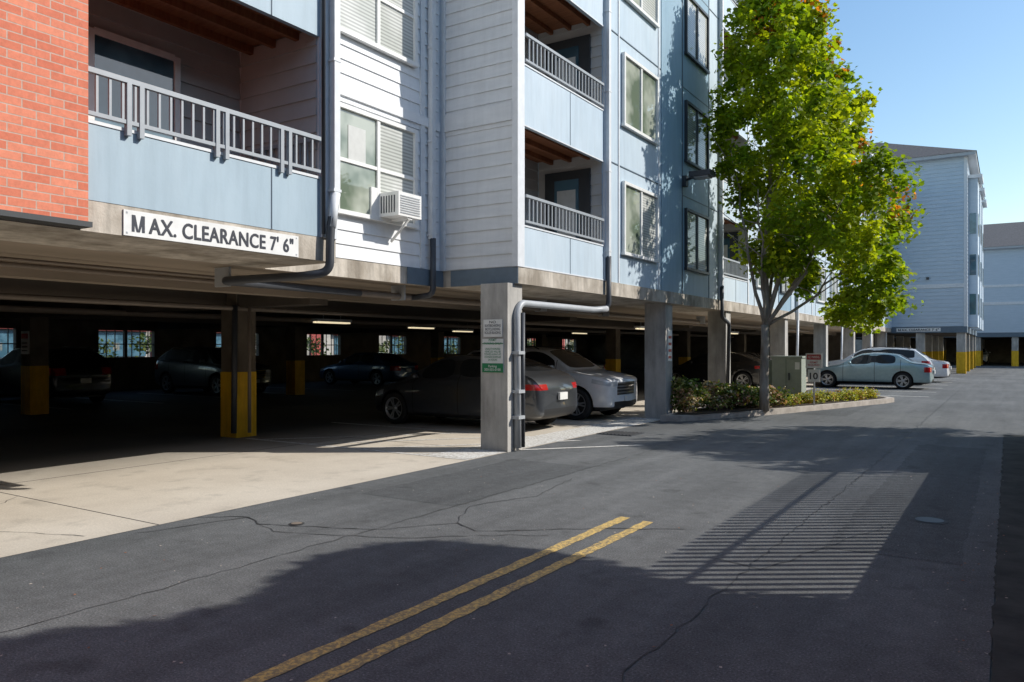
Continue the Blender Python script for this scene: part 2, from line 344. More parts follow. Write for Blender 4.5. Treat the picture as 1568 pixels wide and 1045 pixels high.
# ---------------------------------------------------------------- main building
F=[2.87+2.53*i for i in range(4)]; TOP=12.75; TOPL=11.7; YS=28.9
B=empty('apartment_building')
c=MB()
c.box(-28.2,-8.05,-12,YS,2.85,TOP,'lapg'); c.box(-28.2,-8.05,YS,75,2.85,TOPL,'lapg')
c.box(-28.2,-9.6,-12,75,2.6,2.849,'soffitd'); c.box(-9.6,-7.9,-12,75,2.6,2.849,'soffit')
c.box(-7.9,-6.65,-12,6.57,2.6,2.87,'fascia'); c.box(-7.9,-6.4,10.2,55.5,2.6,2.86,'fascia')
c.box(-7.93,-7.885,6.57,10.2,2.595,2.85,'fascia')
c.box(-7.88,-7.86,9.3,10.2,2.6,2.86,'fasciab')
c.box(-7.7,-6.402,10.185,10.2,2.6,2.86,'fasciab')
c.box(-29,-6.05,-12,YS+.3,TOP,TOP+.2,'trim'); c.box(-29,-6.05,YS+.3,55.4,TOPL,TOPL+.2,'trim')
c.face([(-6.05,-12,TOP+.21),(-6.05,YS+.3,TOP+.21),(-16,YS+.3,TOP+1.6),(-16,-12,TOP+1.6)],'roof')
c.face([(-29,-12,TOP+.21),(-29,YS+.3,TOP+.21),(-16,YS+.3,TOP+1.6),(-16,-12,TOP+1.6)],'roof')
c.face([(-6.05,YS+.3,TOP+.21),(-29,YS+.3,TOP+.21),(-16,YS+.3,TOP+1.6)],'lapg')
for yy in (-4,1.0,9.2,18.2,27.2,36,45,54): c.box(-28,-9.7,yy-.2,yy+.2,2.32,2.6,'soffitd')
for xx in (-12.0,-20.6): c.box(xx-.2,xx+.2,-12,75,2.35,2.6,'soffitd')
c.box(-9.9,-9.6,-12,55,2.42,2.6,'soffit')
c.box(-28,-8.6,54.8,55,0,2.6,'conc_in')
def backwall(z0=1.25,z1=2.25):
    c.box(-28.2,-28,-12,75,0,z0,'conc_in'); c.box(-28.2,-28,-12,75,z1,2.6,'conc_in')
    y=-12
    while y<75:
        c.box(-28.2,-28,y,y+2.8,z0,z1,'conc_in')
        for i in range(1,7): c.box(-28.12,-28.09,y+2.8+i*.33,y+2.83+i*.33,z0,z1,'piped')
        c.box(-28.14,-28.08,y+3.85,y+3.95,z0,z1,'conc_in')
        c.box(-28.14,-28.10,y+2.8,y+5,1.72,1.76,'trim')
        y+=5
backwall()
c.box(-28,-8,-12.2,-12,0,2.6,'conc_in')
c.build('structure',B)
bk=MB(); bk.box(-8.05,-6.5,-12,3.58,2.66,TOP,'brick'); bk.box(-8,-6.47,-12,3.60,2.61,2.655,'trimd'); bk.build('brick_wall',B)
w=MB()
def window(p,y0,y1,z0,z1,split='v',g='glass',fr='vinyl',g2=None):
    t=.06; ym=(y0+y1)/2
    w.box(p,p+.02,y0,ym,z0,z1,g); w.box(p,p+.0195,ym,y1,z0,z1,g2 or g)
    w.box(p,p+.065,y0-t,y1+t,z1,z1+t,fr); w.box(p,p+.075,y0-t-.02,y1+t+.02,z0-t,z0,fr)
    w.box(p,p+.065,y0-t,y0,z0,z1,fr); w.box(p,p+.065,y1,y1+t,z0,z1,fr)
    w.box(p,p+.05,ym-.03,ym+.03,z0,z1,fr)
    if split=='h':
        for (a,b_) in ((y0,ym),(ym,y1)): w.box(p,p+.045,a,b_,z0+(z1-z0)*.48,z0+(z1-z0)*.48+.05,fr)
def rail(x,y0,y1,zb,zt,bal=.115,post=None,x2=None):
    w.box(x-.02,x+.025,y0,y1,zt-.045,zt,'rail'); w.box(x-.015,x+.02,y0,y1,zb,zb+.035,'rail')
    n=int((y1-y0)/bal)
    for i in range(1,n):
        yy=y0+(y1-y0)*i/n; w.box(x-.01,x+.012,yy-.011,yy+.011,zb+.035,zt-.045,'rail')
    for yy in (post or []): w.box(x-.02,x+.028,yy-.022,yy+.022,zb-.10,zt-.04,'rail')
X1=-6.65
w.box(-8.05,X1,6.31,6.57,2.87,TOP,'lap')
w.lapy(6.31,-8.0,X1-.03,2.87,TOP,'beige'); w.lapx(-8.05,3.58,6.31,2.87,TOP,'beige',o=.03)
w.box(X1,X1+.03,6.33,6.57,2.87,TOP,'trim')
for k in range(4):
    f=F[k]; zb=f if k==0 else f-.24
    w.box(X1-.06,X1+.005,3.58,6.31,zb,f+.66,'panel')
    w.box(X1+.005,X1+.012,5.62,5.63,zb,f+.66,'fasciab')
    w.box(X1-.07,X1+.015,3.58,6.31,f+.66,f+.69,'trim')
    w.box(-8.02,X1-.06,3.58,6.31,f-.10,f,'fasciab' if k==0 else 'beige')
    if k>0:
        w.box(-8.02,X1-.065,3.58,6.31,f-.13,f-.101,'wood')
        for xx in (-7.8,-7.4,-7.0): w.box(xx-.03,xx+.03,3.58,6.31,f-.22,f-.13,'wood')
    rail(X1+.03,3.6,6.29,f+.72,f+1.13,post=[4.0,4.12,4.92,5.03,5.73,5.84])
    for i in range(1,10): 
        xx=X1-.02-i*.12
        w.box(xx-.01,xx+.01,6.25,6.27,f+.72,f+1.1,'rail')
    w.box(X1-1.2,X1,6.24,6.28,f+1.09,f+1.13,'rail')
    w.box(-8.02,-7.985,4.45,5.37,f+.55,f+1.98,'glassd'); 
    for a in ((4.38,4.45),(5.37,5.44)): w.box(-8.02,-7.96,a[0],a[1],f+.5,f+2.03,'vinyl')
    w.box(-8.02,-7.96,4.45,5.37,f+1.98,f+2.05,'vinyl')
    w.box(-8.02,-7.95,3.7,4.25,f,f+2.0,'trimd')
XW=-7.9
w.box(-8.05,XW,6.57,10.2,2.85,TOP,'lap'); w.lapx(XW,6.57,10.1,2.86,TOP,'lap',e=.2)
for k in range(4):
    f=F[k]; window(XW+.022,7.80,9.42,f+.66,f+2.08,'h','glassb' if k%2 else 'glass','vinyl','glassb')
    w.box(XW+.0,XW+.05,6.6,10.1,f+2.27,f+2.42,'lap')
w.box(XW+.045,XW+.05,8.0,8.35,4.2,4.75,'blind')
w.box(XW,-7.86,9.62,9.72,2.87,TOP,'trim')
XF=-6.4
w.box(XW,XF-.003,10.2,10.34,2.86,TOP,'lapg'); w.lapy(10.2,XW,XF-.09,2.87,TOP,'lapg',e=.2)
w.box(XF-.09,XF+.015,10.16,10.36,2.862,TOP,'trim'); w.box(XW,XW+.10,10.15,10.2,2.862,TOP,'trim')
for k in range(4): w.box(XW+.1,XF-.092,10.155,10.2,F[k]+2.27,F[k]+2.55,'lapg')
def balcony(y0,y1,door=True):
    low=y0>YS-1; tp=TOPL if low else TOP
    for k in range(4):
        f=F[k]; zb=2.862 if k==0 else f-.32
        w.box(XF-.06,XF,y0,y1,zb,f+.63,'panell'); w.box(XF-.07,XF+.012,y0,y1,f+.63,f+.655,'trim')
        ym=(y0+y1)/2+.1; w.box(XF,XF+.006,ym,ym+.012,zb,f+.63,'fasciab')
        w.box(XF,XF+.008,y0,y1,zb,zb+.02,'trim')
        w.box(-7.84,XF-.06,y0,y1,f-.12,f,'beige')
        if k>0:
            w.box(-7.84,XF-.062,y0,y1,f-.15,f-.121,'wood')
            for xx in (-7.5,-7.1,-6.7): w.box(xx-.03,xx+.03,y0,y1,f-.24,f-.15,'wood')
        if low and k==3: continue
        rail(XF+.005,y0+.03,y1-.03,f+.70,f+1.14,bal=.12)
        if door:
            w.box(-7.64,-6.66,y1-.05,y1,f,f+2.12,'trimd')
            w.box(-7.42,-6.9,y1-.06,y1-.05,f+.2,f+1.95,'glassd'); w.box(-7.36,-6.96,y1-.066,y1-.061,f+.25,f+1.75,'blind')
    w.box(-8.0,-7.84,y0,y1,2.86,tp,'beige'); w.lapx(-7.84,y0,y1,2.87,tp,'beige')
def wall(y0,y1,wins,pm='panell'):
    low=y0>YS-1; tp=TOPL if low else TOP
    w.box(-7.98,XF-.02,y0,y1,2.86,tp,pm)
    w.lapy(y0,-7.8,XF-.03,2.88,tp,'beige')
    for k in range(3 if low else 4):
        f=F[k]
        w.box(XF-.02,XF-.006,y0,y1,f+2.28,f+2.30,'fasciab')
    for yy in (y0+.06,y1-.06): w.box(XF-.02,XF+.02,yy-.05,yy+.05,2.862,tp,'trim')
    for a,bb,dark in wins:
        for yy in (a-.2,bb+.2): w.box(XF-.02,XF-.002,yy-.02,yy+.02,2.862,tp,'trim' if not dark else 'fasciab')
        if dark: w.box(XF-.02,XF-.012,a-.18,bb+.18,2.862,tp,'paneld')
        for k in range(3 if low else 4): window(XF-.012,a,bb,F[k]+.62,F[k]+1.95,'v',fr='vinyl' if not dark else 'trimd',g='glass' if not dark else 'glassb',g2='glassb' if (k%2==0 and not dark) else None)
balcony(10.36,13.2)
wall(13.2,20.2,[(14.1,15.75,False),(17.6,19.1,True)])
w.box(XF-.012,XF-.004,16.1,17.35,2.862,TOP,'paneld')
balcony(20.2,22.7)
yy=22.7
for i in range(4):
    wall(yy,yy+6.2,[(yy+1,yy+2.6,False),(yy+3.9,yy+5.2,i%2==0)]); 
    if i<3: balcony(yy+6.2,yy+8.7)
    yy+=8.7
wall(55.0,55.5,[])
w.build('facade',B)
cl=MB()
for i,yy in enumerate((10.0,16.5,20.9,27.5,34.6,41.5,47.6,53.5)):
    cl.box(-6.97,-6.47,yy,yy+.42,0,2.6,'conc')
for yy in (-3.0,-9.0): cl.box(-7.2,-6.75,yy,yy+.42,0,2.6,'conc')
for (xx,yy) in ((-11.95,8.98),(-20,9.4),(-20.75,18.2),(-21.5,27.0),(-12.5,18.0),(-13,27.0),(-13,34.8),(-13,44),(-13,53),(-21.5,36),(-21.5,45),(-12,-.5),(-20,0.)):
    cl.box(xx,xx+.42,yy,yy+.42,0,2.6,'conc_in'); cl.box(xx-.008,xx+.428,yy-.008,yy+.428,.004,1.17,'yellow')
cl.build('columns',B)
pp=MB()
def bend(pts,r=.12,n=5):
    out=[Vector(pts[0])]
    for i in range(1,len(pts)-1):
        a,b_,c_=Vector(pts[i-1]),Vector(pts[i]),Vector(pts[i+1])
        d1=(a-b_).normalized(); d2=(c_-b_).normalized(); rr=min(r,(a-b_).length*.45,(c_-b_).length*.45)
        for j in range(n+1):
            t=j/n; p=b_+d1*rr*(1-t)**2+d2*rr*t**2; out.append(p)
    out.append(Vector(pts[-1])); return out
def pipe(pts,rad,k,r=.12): pp.tube(bend(pts,r),rad,k,12)
def dspout(x,y,zlow,tp=None):
    tp=tp or (TOP if y<YS else TOPL)
    pp.box(x,x+.08,y-.045,y+.045,zlow,tp,'trim'); 
    for zz in (3.4,4.9,6.4,7.9,9.4,10.9): pp.box(x-.01,x+.085,y-.06,y+.06,zz,zz+.03,'trim')
dspout(-6.6,6.47,3.35); pipe([(-6.55,6.47,3.36),(-6.55,6.45,3.2),(-6.55,6.40,3.05),(-6.55,6.38,2.75),(-6.55,6.38,2.47),(-6.75,6.2,2.42),(-8.1,6.1,2.42),(-8.2,8.6,2.42)],.05,'piped')
pp.tube([(-6.55,6.47,3.38),(-6.55,6.40,2.98)],.055,'trim')
pp.tube([(-6.60,6.33,2.9),(-6.60,6.33,TOP)],.022,'piped',8)
dspout(-7.86,9.85,3.35); pipe([(-7.8,9.85,3.36),(-7.8,9.85,2.45),(-8.2,9.8,2.42)],.048,'piped')
dspout(-6.38,13.28,3.3); pipe([(-6.33,13.28,3.32),(-6.33,13.28,2.35),(-6.6,12.9,2.32)],.05,'piped')
pipe([(-6.33,13.2,2.33),(-6.43,12.9,2.3),(-6.43,10.32,2.3),(-6.43,10.2,2.15),(-6.41,10.2,.05)],.055,'pipe')
pipe([(-6.40,10.33,2.15),(-6.40,10.33,.05)],.035,'piped')
for zz in (.5,1.5,.9): pp.box(-6.5,-6.34,10.12,10.3,zz,zz+.05,'pipe')
dspout(-6.38,20.12,3.2); pipe([(-6.33,20.12,3.22),(-6.33,20.12,2.4),(-6.35,20.8,2.25),(-6.42,20.85,.2)],.05,'piped')
for y_ in (28.8,37.5,46.2): dspout(-6.38,y_,2.6); pipe([(-6.33,y_,2.6),(-6.38,y_,.2)],.045,'trim')
pipe([(-8.2,8.6,2.42),(-8.3,16,2.42),(-8.3,40,2.42)],.05,'pipet')
pipe([(-11.5,-10,2.3),(-11.5,30,2.3)],.045,'pipet'); pipe([(-9.3,-10,2.52),(-9.3,50,2.52)],.03,'pipet'); pipe([(-15,-10,2.3),(-15,50,2.3)],.06,'pipet')
pipe([(-8.9,-10,2.54),(-8.9,8,2.54),(-8.9,50,2.54)],.018,'pipet')
pipe([(-11.47,8.9,2.35),(-11.47,8.88,.1)],.05,'piped'); pipe([(-11.33,9.1,2.35),(-11.33,9.1,.1)],.03,'pipet')
for y_ in (6.2,9.5,12,14,17,20,24): pp.box(-8.38,-8.1,y_,y_+.03,2.36,2.6,'pipe')
pp.build('pipes',B)
ac=MB(); ac.box(-7.86,-7.46,8.62,9.14,3.53,3.88,'white')
for i in range(8): ac.box(-7.455,-7.45,8.66,9.1,3.57+i*.035,3.585+i*.035,'pipe')
for i in range(6): ac.box(-7.8+i*.05,-7.78+i*.05,8.615,8.62,3.58,3.83,'piped')
ac.tube([(-7.85,8.9,3.2),(-7.5,8.9,3.51)],.02,'white'); ac.box(-7.86,-7.48,8.85,8.95,3.50,3.53,'white')
ac.box(-7.872,-7.83,8.45,8.62,3.53,3.95,'vinyl'); ac.build('air_conditioner')
fl2=MB(); fl2.box(-6.4,-6.3,17.35,17.5,5.35,5.6,'trimd'); fl2.tube([(-6.35,17.42,5.5),(-5.95,17.3,5.55)],.03,'trimd')
fl2.box(-6.15,-5.65,17.1,17.5,5.5,5.62,'trimd'); fl2.box(-6.05,-5.72,17.15,17.45,5.47,5.5,'pipe'); fl2.build('wall_flood_light')
for i,(xx,yy,l) in enumerate(((-10.3,2.3,1.9),(-14.5,13.6,1.2),(-16,19,1.2),(-16,30,1.2),(-10.4,24,1.2),(-18,24,1.2),(-10.4,34,1.2))):
    t=MB(); t.box(xx-.11,xx+.11,yy,yy+l,2.26,2.33,'trim'); t.box(xx-.08,xx-.03,yy+.03,yy+l-.03,2.22,2.258,'lampm'); t.box(xx+.03,xx+.08,yy+.03,yy+l-.03,2.22,2.258,'lampm'); t.tube([(xx,yy+.3,2.33),(xx,yy+.3,2.6)],.01,'pipe',6); t.tube([(xx,yy+l-.3,2.33),(xx,yy+l-.3,2.6)],.01,'pipe',6)
    t.build('garage_tube_light')
# ---------------------------------------------------------------- signs
S=empty('clearance_sign'); s=MB(); s.box(-6.648,-6.635,3.97,5.99,2.605,2.835,'white')
for y_ in (4.0,5.96):
    for z_ in (2.63,2.81): s.box(-6.635,-6.632,y_-.008,y_+.008,z_-.008,z_+.008,'pipe')
s.build('board',S)
clearance_text(S,(-6.6325,4.98,2.72),RX,1.87,.155,'y')
S=empty('permit_parking_sign'); s=MB()
s.box(-6.93,-6.54,9.985,9.998,1.22,1.74,'white'); s.box(-6.91,-6.56,9.985,9.998,1.77,2.04,'white')
s.box(-6.93,-6.54,9.98,9.9845,1.22,1.36,'green'); s.box(-6.93,-6.54,9.98,9.9845,1.66,1.672,'green')
s.build('board',S)
text('word_1',"NO",.12,.04,(-6.735,9.983,2.0),RY,'navy',S); text('word_2',"SKATEBOARDING\nBICYCLE RIDING\nROLLER BLADING",.3,.15,(-6.735,9.983,1.89),RY,'navy',S)
text('word_3',"PERMIT\nPARKING ONLY",.33,.09,(-6.735,9.983,1.62+.075),RY,'green',S,.01); text('word_4',"UNAUTHORIZED\nVEHICLES WILL BE\nTOWED AWAY AT\nOWNERS EXPENSE\n24 HOURS",.31,.2,(-6.735,9.983,1.5),RY,'green',S)
text('word_5',"Parking\n503-555-0100",.3,.09,(-6.735,9.978,1.29),RY,'white',S)
S=empty('no_parking_sign'); s=MB(); sx_,sy_=-4.2,20.9
s.tube([(sx_,sy_+.02,.1),(sx_,sy_+.02,1.45)],.022,'pipe',8); s.box(sx_-.2,sx_+.2,sy_-.012,sy_,1.08,1.46,'white'); s.box(sx_-.17,sx_+.17,sy_-.016,sy_-.0125,1.30,1.43,'red'); s.box(sx_-.15,sx_+.15,sy_-.012,sy_,.73,1.05,'white')
s.build('post_and_boards',S); text('number','10',.2,.17,(sx_,sy_-.016,.88),RY,'black',S,.02); text('wording',"NO PARKING",.28,.07,(sx_,sy_-.019,1.365),RY,'white',S,.01); text('wording2',"PERMIT\nREQUIRED",.28,.12,(sx_,sy_-.016,1.19),RY,'red',S,.01)
S=empty('column_sign'); s=MB(); s.box(-6.47,-6.455,16.62,16.84,1.3,2.0,'white'); 
for i in range(4): s.box(-6.455,-6.452,16.64,16.82,1.36+i*.15,1.42+i*.15,'red')
s.build('board',S)
S=empty('garage_wall_sign'); s=MB(); s.box(-19.95,-19.6,9.37,9.395,1.45,2.0,'white'); s.box(-19.92,-19.63,9.365,9.3695,1.82,1.94,'red')
for i in range(3): s.box(-19.9,-19.65,9.365,9.3695,1.52+i*.09,1.55+i*.09,'black')
s.build('board',S)
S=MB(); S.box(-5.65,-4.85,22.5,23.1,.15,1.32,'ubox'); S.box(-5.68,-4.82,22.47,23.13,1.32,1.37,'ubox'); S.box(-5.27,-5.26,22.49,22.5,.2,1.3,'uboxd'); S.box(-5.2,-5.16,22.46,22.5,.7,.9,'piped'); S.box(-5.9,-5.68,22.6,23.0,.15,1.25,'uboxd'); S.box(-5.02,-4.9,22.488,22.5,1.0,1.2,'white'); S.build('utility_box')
isl=[(-6.4,16.0),(-6.0,16.2),(-5.35,17.6),(-4.7,19.2),(-3.9,21.6),(-3.0,24.6),(-2.85,25.4),(-3.1,25.9),(-3.6,26.1),(-6.4,26.1)]
I=MB(); I.face([(x,y,.13) for x,y in isl],'kerb')
for a,b_ in zip(isl,isl[1:]+isl[:1]): I.face([(a[0],a[1],-.005),(b_[0],b_[1],-.005),(b_[0],b_[1],.13),(a[0],a[1],.13)],'kerb')
cx_,cy_=-5.2,22
ins=[(x+(.16 if x<cx_ else -.16),y+(.3 if y<19 else (-.3 if y>25 else .0))) for x,y in isl]
I.face([(x,y,.145) for x,y in ins],'soil'); I.build('planter_island')
# ---------------------------------------------------------------- leaves
def leaves(name,cent,per,rad,size,colf,mat,parent=None,flat=1.0,star=False):
    cent=np.array(cent); n=len(cent)*per
    ci=np.repeat(np.arange(len(cent)),per)
    rad=np.array(rad) if hasattr(rad,'__len__') else np.full(len(cent),rad)
    d=rng.normal(size=(n,3)); d/=np.linalg.norm(d,axis=1)[:,None]
    rr=rng.random(n)**.5*rng.uniform(.8,1.35,n)
    P=cent[ci]+d*(rr*rad[ci])[:,None]*np.array([1,1,flat])
    nr=rng.normal(size=(n,3)); nr[:,2]=np.abs(nr[:,2])+.45; nr+=d*.5; nr/=np.linalg.norm(nr,axis=1)[:,None]
    t=np.cross(nr,rng.normal(size=(n,3))); t/=np.linalg.norm(t,axis=1)[:,None]; bt=np.cross(nr,t)
    sz=size*rng.uniform(.6,1.25,n)
    if star: shp=[(-.5,0),(-.28,-.42),(.1,-.5),(.12,-.2),(.55,-.0),(.12,.2),(.1,.5),(-.28,.42)]
    else: shp=[(-.5,0),(0,-.36),(.5,0),(0,.36)]
    k=len(shp); V=np.zeros((n,k,3))
    for i,(a,b_) in enumerate(shp): V[:,i]=P+t*(a*sz)[:,None]+bt*(b_*sz)[:,None]-nr*((abs(a)**2)*.35*sz)[:,None]
    me=bpy.data.meshes.new(name); me.vertices.add(n*k); me.vertices.foreach_set('co',V.reshape(-1))
    me.loops.add(n*k); me.loops.foreach_set('vertex_index',np.arange(n*k)); me.polygons.add(n)
    me.polygons.foreach_set('loop_start',np.arange(n)*k); me.polygons.foreach_set('loop_total',np.full(n,k)); me.update(calc_edges=True)
    C=colf(P,ci,rr); C=np.clip(C*rng.uniform(.7,1.3,(n,1)),0,1)
    ca=me.color_attributes.new('Col','FLOAT_COLOR','POINT'); A=np.ones((n,k,4)); A[:,:,:3]=C[:,None,:]; ca.data.foreach_set('color',A.reshape(-1))
    me.materials.append(M[mat]); o=bpy.data.objects.new(name,me); link(o,parent); return o
R2=np.array([.8425,.5387,0]); D2=np.array([-.5387,.8425,0])
T=empty('maple_tree'); base=np.array([-4.9,18.8,.15])
zt=[2.4,3.0,3.9,5.3,6.9,8.5,9.6,10.8]; cc=[1.85,1.62,1.40,1.12,.76,.38,.12,.05]; rw=[.95,1.5,1.82,1.98,1.92,1.5,1.0,.4]
cent=[];rads=[]
while len(cent)<440:
    z=rng.uniform(2.3,10.7); R=np.interp(z,zt,rw); C=np.interp(z,zt,cc)
    a=rng.uniform(0,2*math.pi); rr=math.sqrt(rng.uniform(.06,1.0)); wob=1+.10*math.sin(3*a+z*1.7)+.08*math.sin(5*a-z*2.3)
    r_=R*rr*wob*.93
    if rng.random()>min(1,(R/1.9)+.15): continue
    if z<3.6 and r_*math.cos(a)<-.4: continue
    dd=r_*math.sin(a); dd=dd*1.35 if dd<0 else dd*.9
    p=base+R2*(C+r_*math.cos(a))+D2*dd; p[2]=z-.12*r_
    cent.append(p); rads.append(rng.uniform(.18,.44))
hue=rng.random(len(cent))
def mcol(P,ci,rr):
    g1=np.array([.13,.23,.012]); g2=np.array([.35,.41,.015]); org=np.array([.42,.16,.025])
    h=hue[ci][:,None]; C=g1*(1-h)+g2*h
    lat=(P-base)@R2; z=P[:,2]; edge=np.clip((lat-np.interp(z,zt,cc))/np.interp(z,zt,rw),-1,1.3)
    o=(((edge>.58)&(z>4.5))|((z>9.0)&(edge>-.6)))&(rng.random(len(P))<.36)&(hue[ci]>.4); C[o]=org*rng.uniform(.6,1.3,(o.sum(),1))
    return C
leaves('crown',cent,95,rads,.12,mcol,'leaf',T,star=True)
tb=MB()
def limb(p0,p1,r0,r1,n=6,wob=.12):
    pts=[];rs=[]
    for i in range(n+1):
        t=i/n; p=Vector(p0).lerp(Vector(p1),t)
        if 0<i<n: p+=Vector((random.uniform(-wob,wob),random.uniform(-wob,wob),0))
        pts.append(p); rs.append(r0+(r1-r0)*t)
    tb.tube(pts,rs,'bark',8); return pts
def W(lat,dep,z): return Vector((base[0]+R2[0]*lat+D2[0]*dep, base[1]+R2[1]*lat+D2[1]*dep, z))
limb(W(0,0,.1),W(.02,0,2.15),.12,.095,5,.02)
fork=W(.02,0,2.1)
for (a,b_,z,r0) in ((-.75,.2,6.5,.05),(.2,.1,9.8,.075),(1.2,-.3,7.6,.065),(2.1,.5,5.6,.055),(1.6,-1.0,5.2,.05),(2.6,0,4.0,.04),(.9,1.2,6.3,.05),(-.4,-.8,5.2,.04)):
    mid=W(a*.35,b_*.35,2.1+(z-2.1)*.28); limb(fork,mid,r0,r0*.8,3,.03); pts=limb(mid,W(a,b_,z),r0*.8,.012,6,.09)
    for j in range(1,6):
        q=pts[j]; 
        for _ in range(2): limb(q,q+Vector((random.uniform(-.9,.9),random.uniform(-.9,.9),random.uniform(.1,.8))),.016,.005,3,.05)
tb.build('trunk',T)
def shrubs(name,pts,r0,r1,per,size,cols,flat=.8):
    ce=[];ra=[]
    for (x,y,z) in pts: ce.append((x,y,z)); ra.append(rng.uniform(r0,r1))
    cols=np.array(cols); pick=rng.integers(0,len(cols),len(ce))
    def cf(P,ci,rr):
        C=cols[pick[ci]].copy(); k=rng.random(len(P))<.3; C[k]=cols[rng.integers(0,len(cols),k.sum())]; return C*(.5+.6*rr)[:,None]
    return leaves(name,ce,per,ra,size,cf,'leaf2',None,flat)
pts=[]
for i in range(75):
    t=rng.random(); k=rng.random(); x=-6.05+t*1.35+(-k*.75); y=16.6+t*3.2+.2; pts.append((max(x,-6.35),y,.22+rng.uniform(.0,.6)*(1-.5*t)))
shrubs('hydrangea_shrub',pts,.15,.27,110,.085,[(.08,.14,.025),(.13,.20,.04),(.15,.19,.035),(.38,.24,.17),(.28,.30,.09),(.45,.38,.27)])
pts=[]
for i in range(90):
    t=rng.random(); x=-4.75+t*1.65-rng.random()*.5; y=19.9+t*5.2; pts.append((x,y,.18+rng.uniform(0,.16)))
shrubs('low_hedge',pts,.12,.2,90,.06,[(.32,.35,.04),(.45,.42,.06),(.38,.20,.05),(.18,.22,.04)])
# right-hand neighbour: wall, fence, hedge shaped for its shadow, street tree, added sky-blocking buildings
wl=MB(); wl.box(.6,.82,-12,17,0,1.2,'conc'); wl.box(.56,.86,-12,17,1.2,1.25,'kerb'); wl.build('retaining_wall')
fe=MB(); fe.box(.69,.72,-12,17,1.30,1.33,'iron'); fe.box(.69,.72,-12,17,2.24,2.275,'iron')
y_=-12
while y_<17: fe.box(.69,.72,y_-.025,y_+.025,1.25,2.55,'iron'); y_+=.138
for y_ in (-9,-6,-3,0,3,6,15): fe.box(.67,.75,y_-.04,y_+.04,1.25,2.62,'iron')
fe.build('iron_fence')
prof=[(-9,5.2),(-6,5.5),(-3,5.2),(-1,5.5),(1,5.1),(3,5.3),(4.6,5.6),(5.4,5.45),(6.0,5.45),(6.4,4.9),(6.9,4.72),(7.5,4.95),(8.1,5.1),(8.5,5.0),(8.6,4.7),(8.3,4.2),(7.85,3.7),(7.3,3.3),(6.95,2.8),(6.8,2.2),(6.75,1.2),(6.7,.3)]  # unseen hedge; outline shaped to cast the foreground shadow edge
fp=[]
for (a,b_),(c_,d_) in zip(prof,prof[1:]):
    for i in range(4):
        t=i/4; fp.append((a+(c_-a)*t+.03*math.sin(9*(a+t)),b_+(d_-b_)*t+.03*math.sin(13*(a+t))))
fp.append(prof[-1]); poly=[(-9,.3)]+fp
hb=MB(); x0,x1=1.35,1.95
hb.face([(x0,a,b_) for a,b_ in poly],'soil'); hb.face([(x1,a,b_) for a,b_ in poly][::-1],'soil')
for (a,b_),(c_,d_) in zip(poly,poly[1:]+poly[:1]): hb.face([(x0,a,b_),(x1,a,b_),(x1,c_,d_),(x0,c_,d_)],'soil')
H=empty('shadow_hedge'); hb.build('core',H)
pts=[]
for (a,b_) in fp:
    for xx in (1.4,1.65,1.9): pts.append((xx,a,b_-.08))
for i in range(330):
    a=rng.uniform(-9,7.0); pts.append((1.3 if i%2 else 2.0,a,rng.uniform(.4,4.7 if a<6.7 else 2)))
leaves('foliage',pts,60,.14,.09,lambda P,ci,rr: np.tile(np.array([.05,.085,.02]),(len(P),1)),'leaf2',H)
def bigtree(name,cx,cy,cz,rx,ry,rz,n,per,size):
    t=empty(name); ce=[];ra=[]
    while len(ce)<n:
        d=rng.normal(size=3); d/=np.linalg.norm(d); k=rng.random()**.4
        ce.append((cx+d[0]*rx*k,cy+d[1]*ry*k,cz+d[2]*rz*k)); ra.append(rng.uniform(.3,.55))
    leaves('crown',ce,per,ra,size,lambda P,ci,rr: np.tile(np.array([.07,.12,.02]),(len(P),1)),'leaf2',t)
    b_=MB(); b_.tube([(cx,cy,0),(cx+.1,cy,1.6),(cx,cy+.1,cz-.5),(cx,cy,cz+rz*.7)],[.2,.17,.13,.03],'bark',10)
    for i in range(7):
        a=i*.9; b_.tube([(cx,cy,cz-rz*.8+.2*i),(cx+rx*.7*math.cos(a),cy+ry*.7*math.sin(a),cz+.2*i-.3)],[.07,.02],'bark',6)
    b_.build('trunk',t)
bigtree('street_tree',4.9,18.6,6.1,2.6,3.0,1.8,190,90,.18)
def plainblock(name,x0,x1,y0,y1,h,face):
    q=MB(); q.box(x0,x1,y0,y1,0,h,'darkw'); q.box(x0-.3,x1+.3,y0-.3,y1+.3,h,h+.35,'roof')
    for fz in np.arange(1.0,h-1.8,2.9):
        if face=='x':
            for yy in np.arange(y0+1.5,y1-2.5,4): q.box(x0-.05,x0,yy,yy+1.8,fz,fz+1.4,'glassd'); q.box(x0-.08,x0,yy-.1,yy+1.9,fz-.1,fz,'trim'); q.box(x0-.08,x0,yy-.1,yy+1.9,fz+1.4,fz+1.5,'trim')
        else:
            for xx in np.arange(x0+1.5,x1-2.5,4): q.box(xx,xx+1.8,y1,y1+.05,fz,fz+1.4,'glassd'); q.box(xx-.1,xx+1.9,y1,y1+.08,fz-.1,fz,'trim'); q.box(xx-.1,xx+1.9,y1,y1+.08,fz+1.4,fz+1.5,'trim')
    q.build(name)
plainblock('sky_blocker_building',13,25,-20,48,9.6,'x')  # unseen building added on the right to cut sky light on the street
plainblock('sky_blocker_building',-30,11,-34,-15,14.5,'y')  # unseen building added behind the camera to darken the foreground
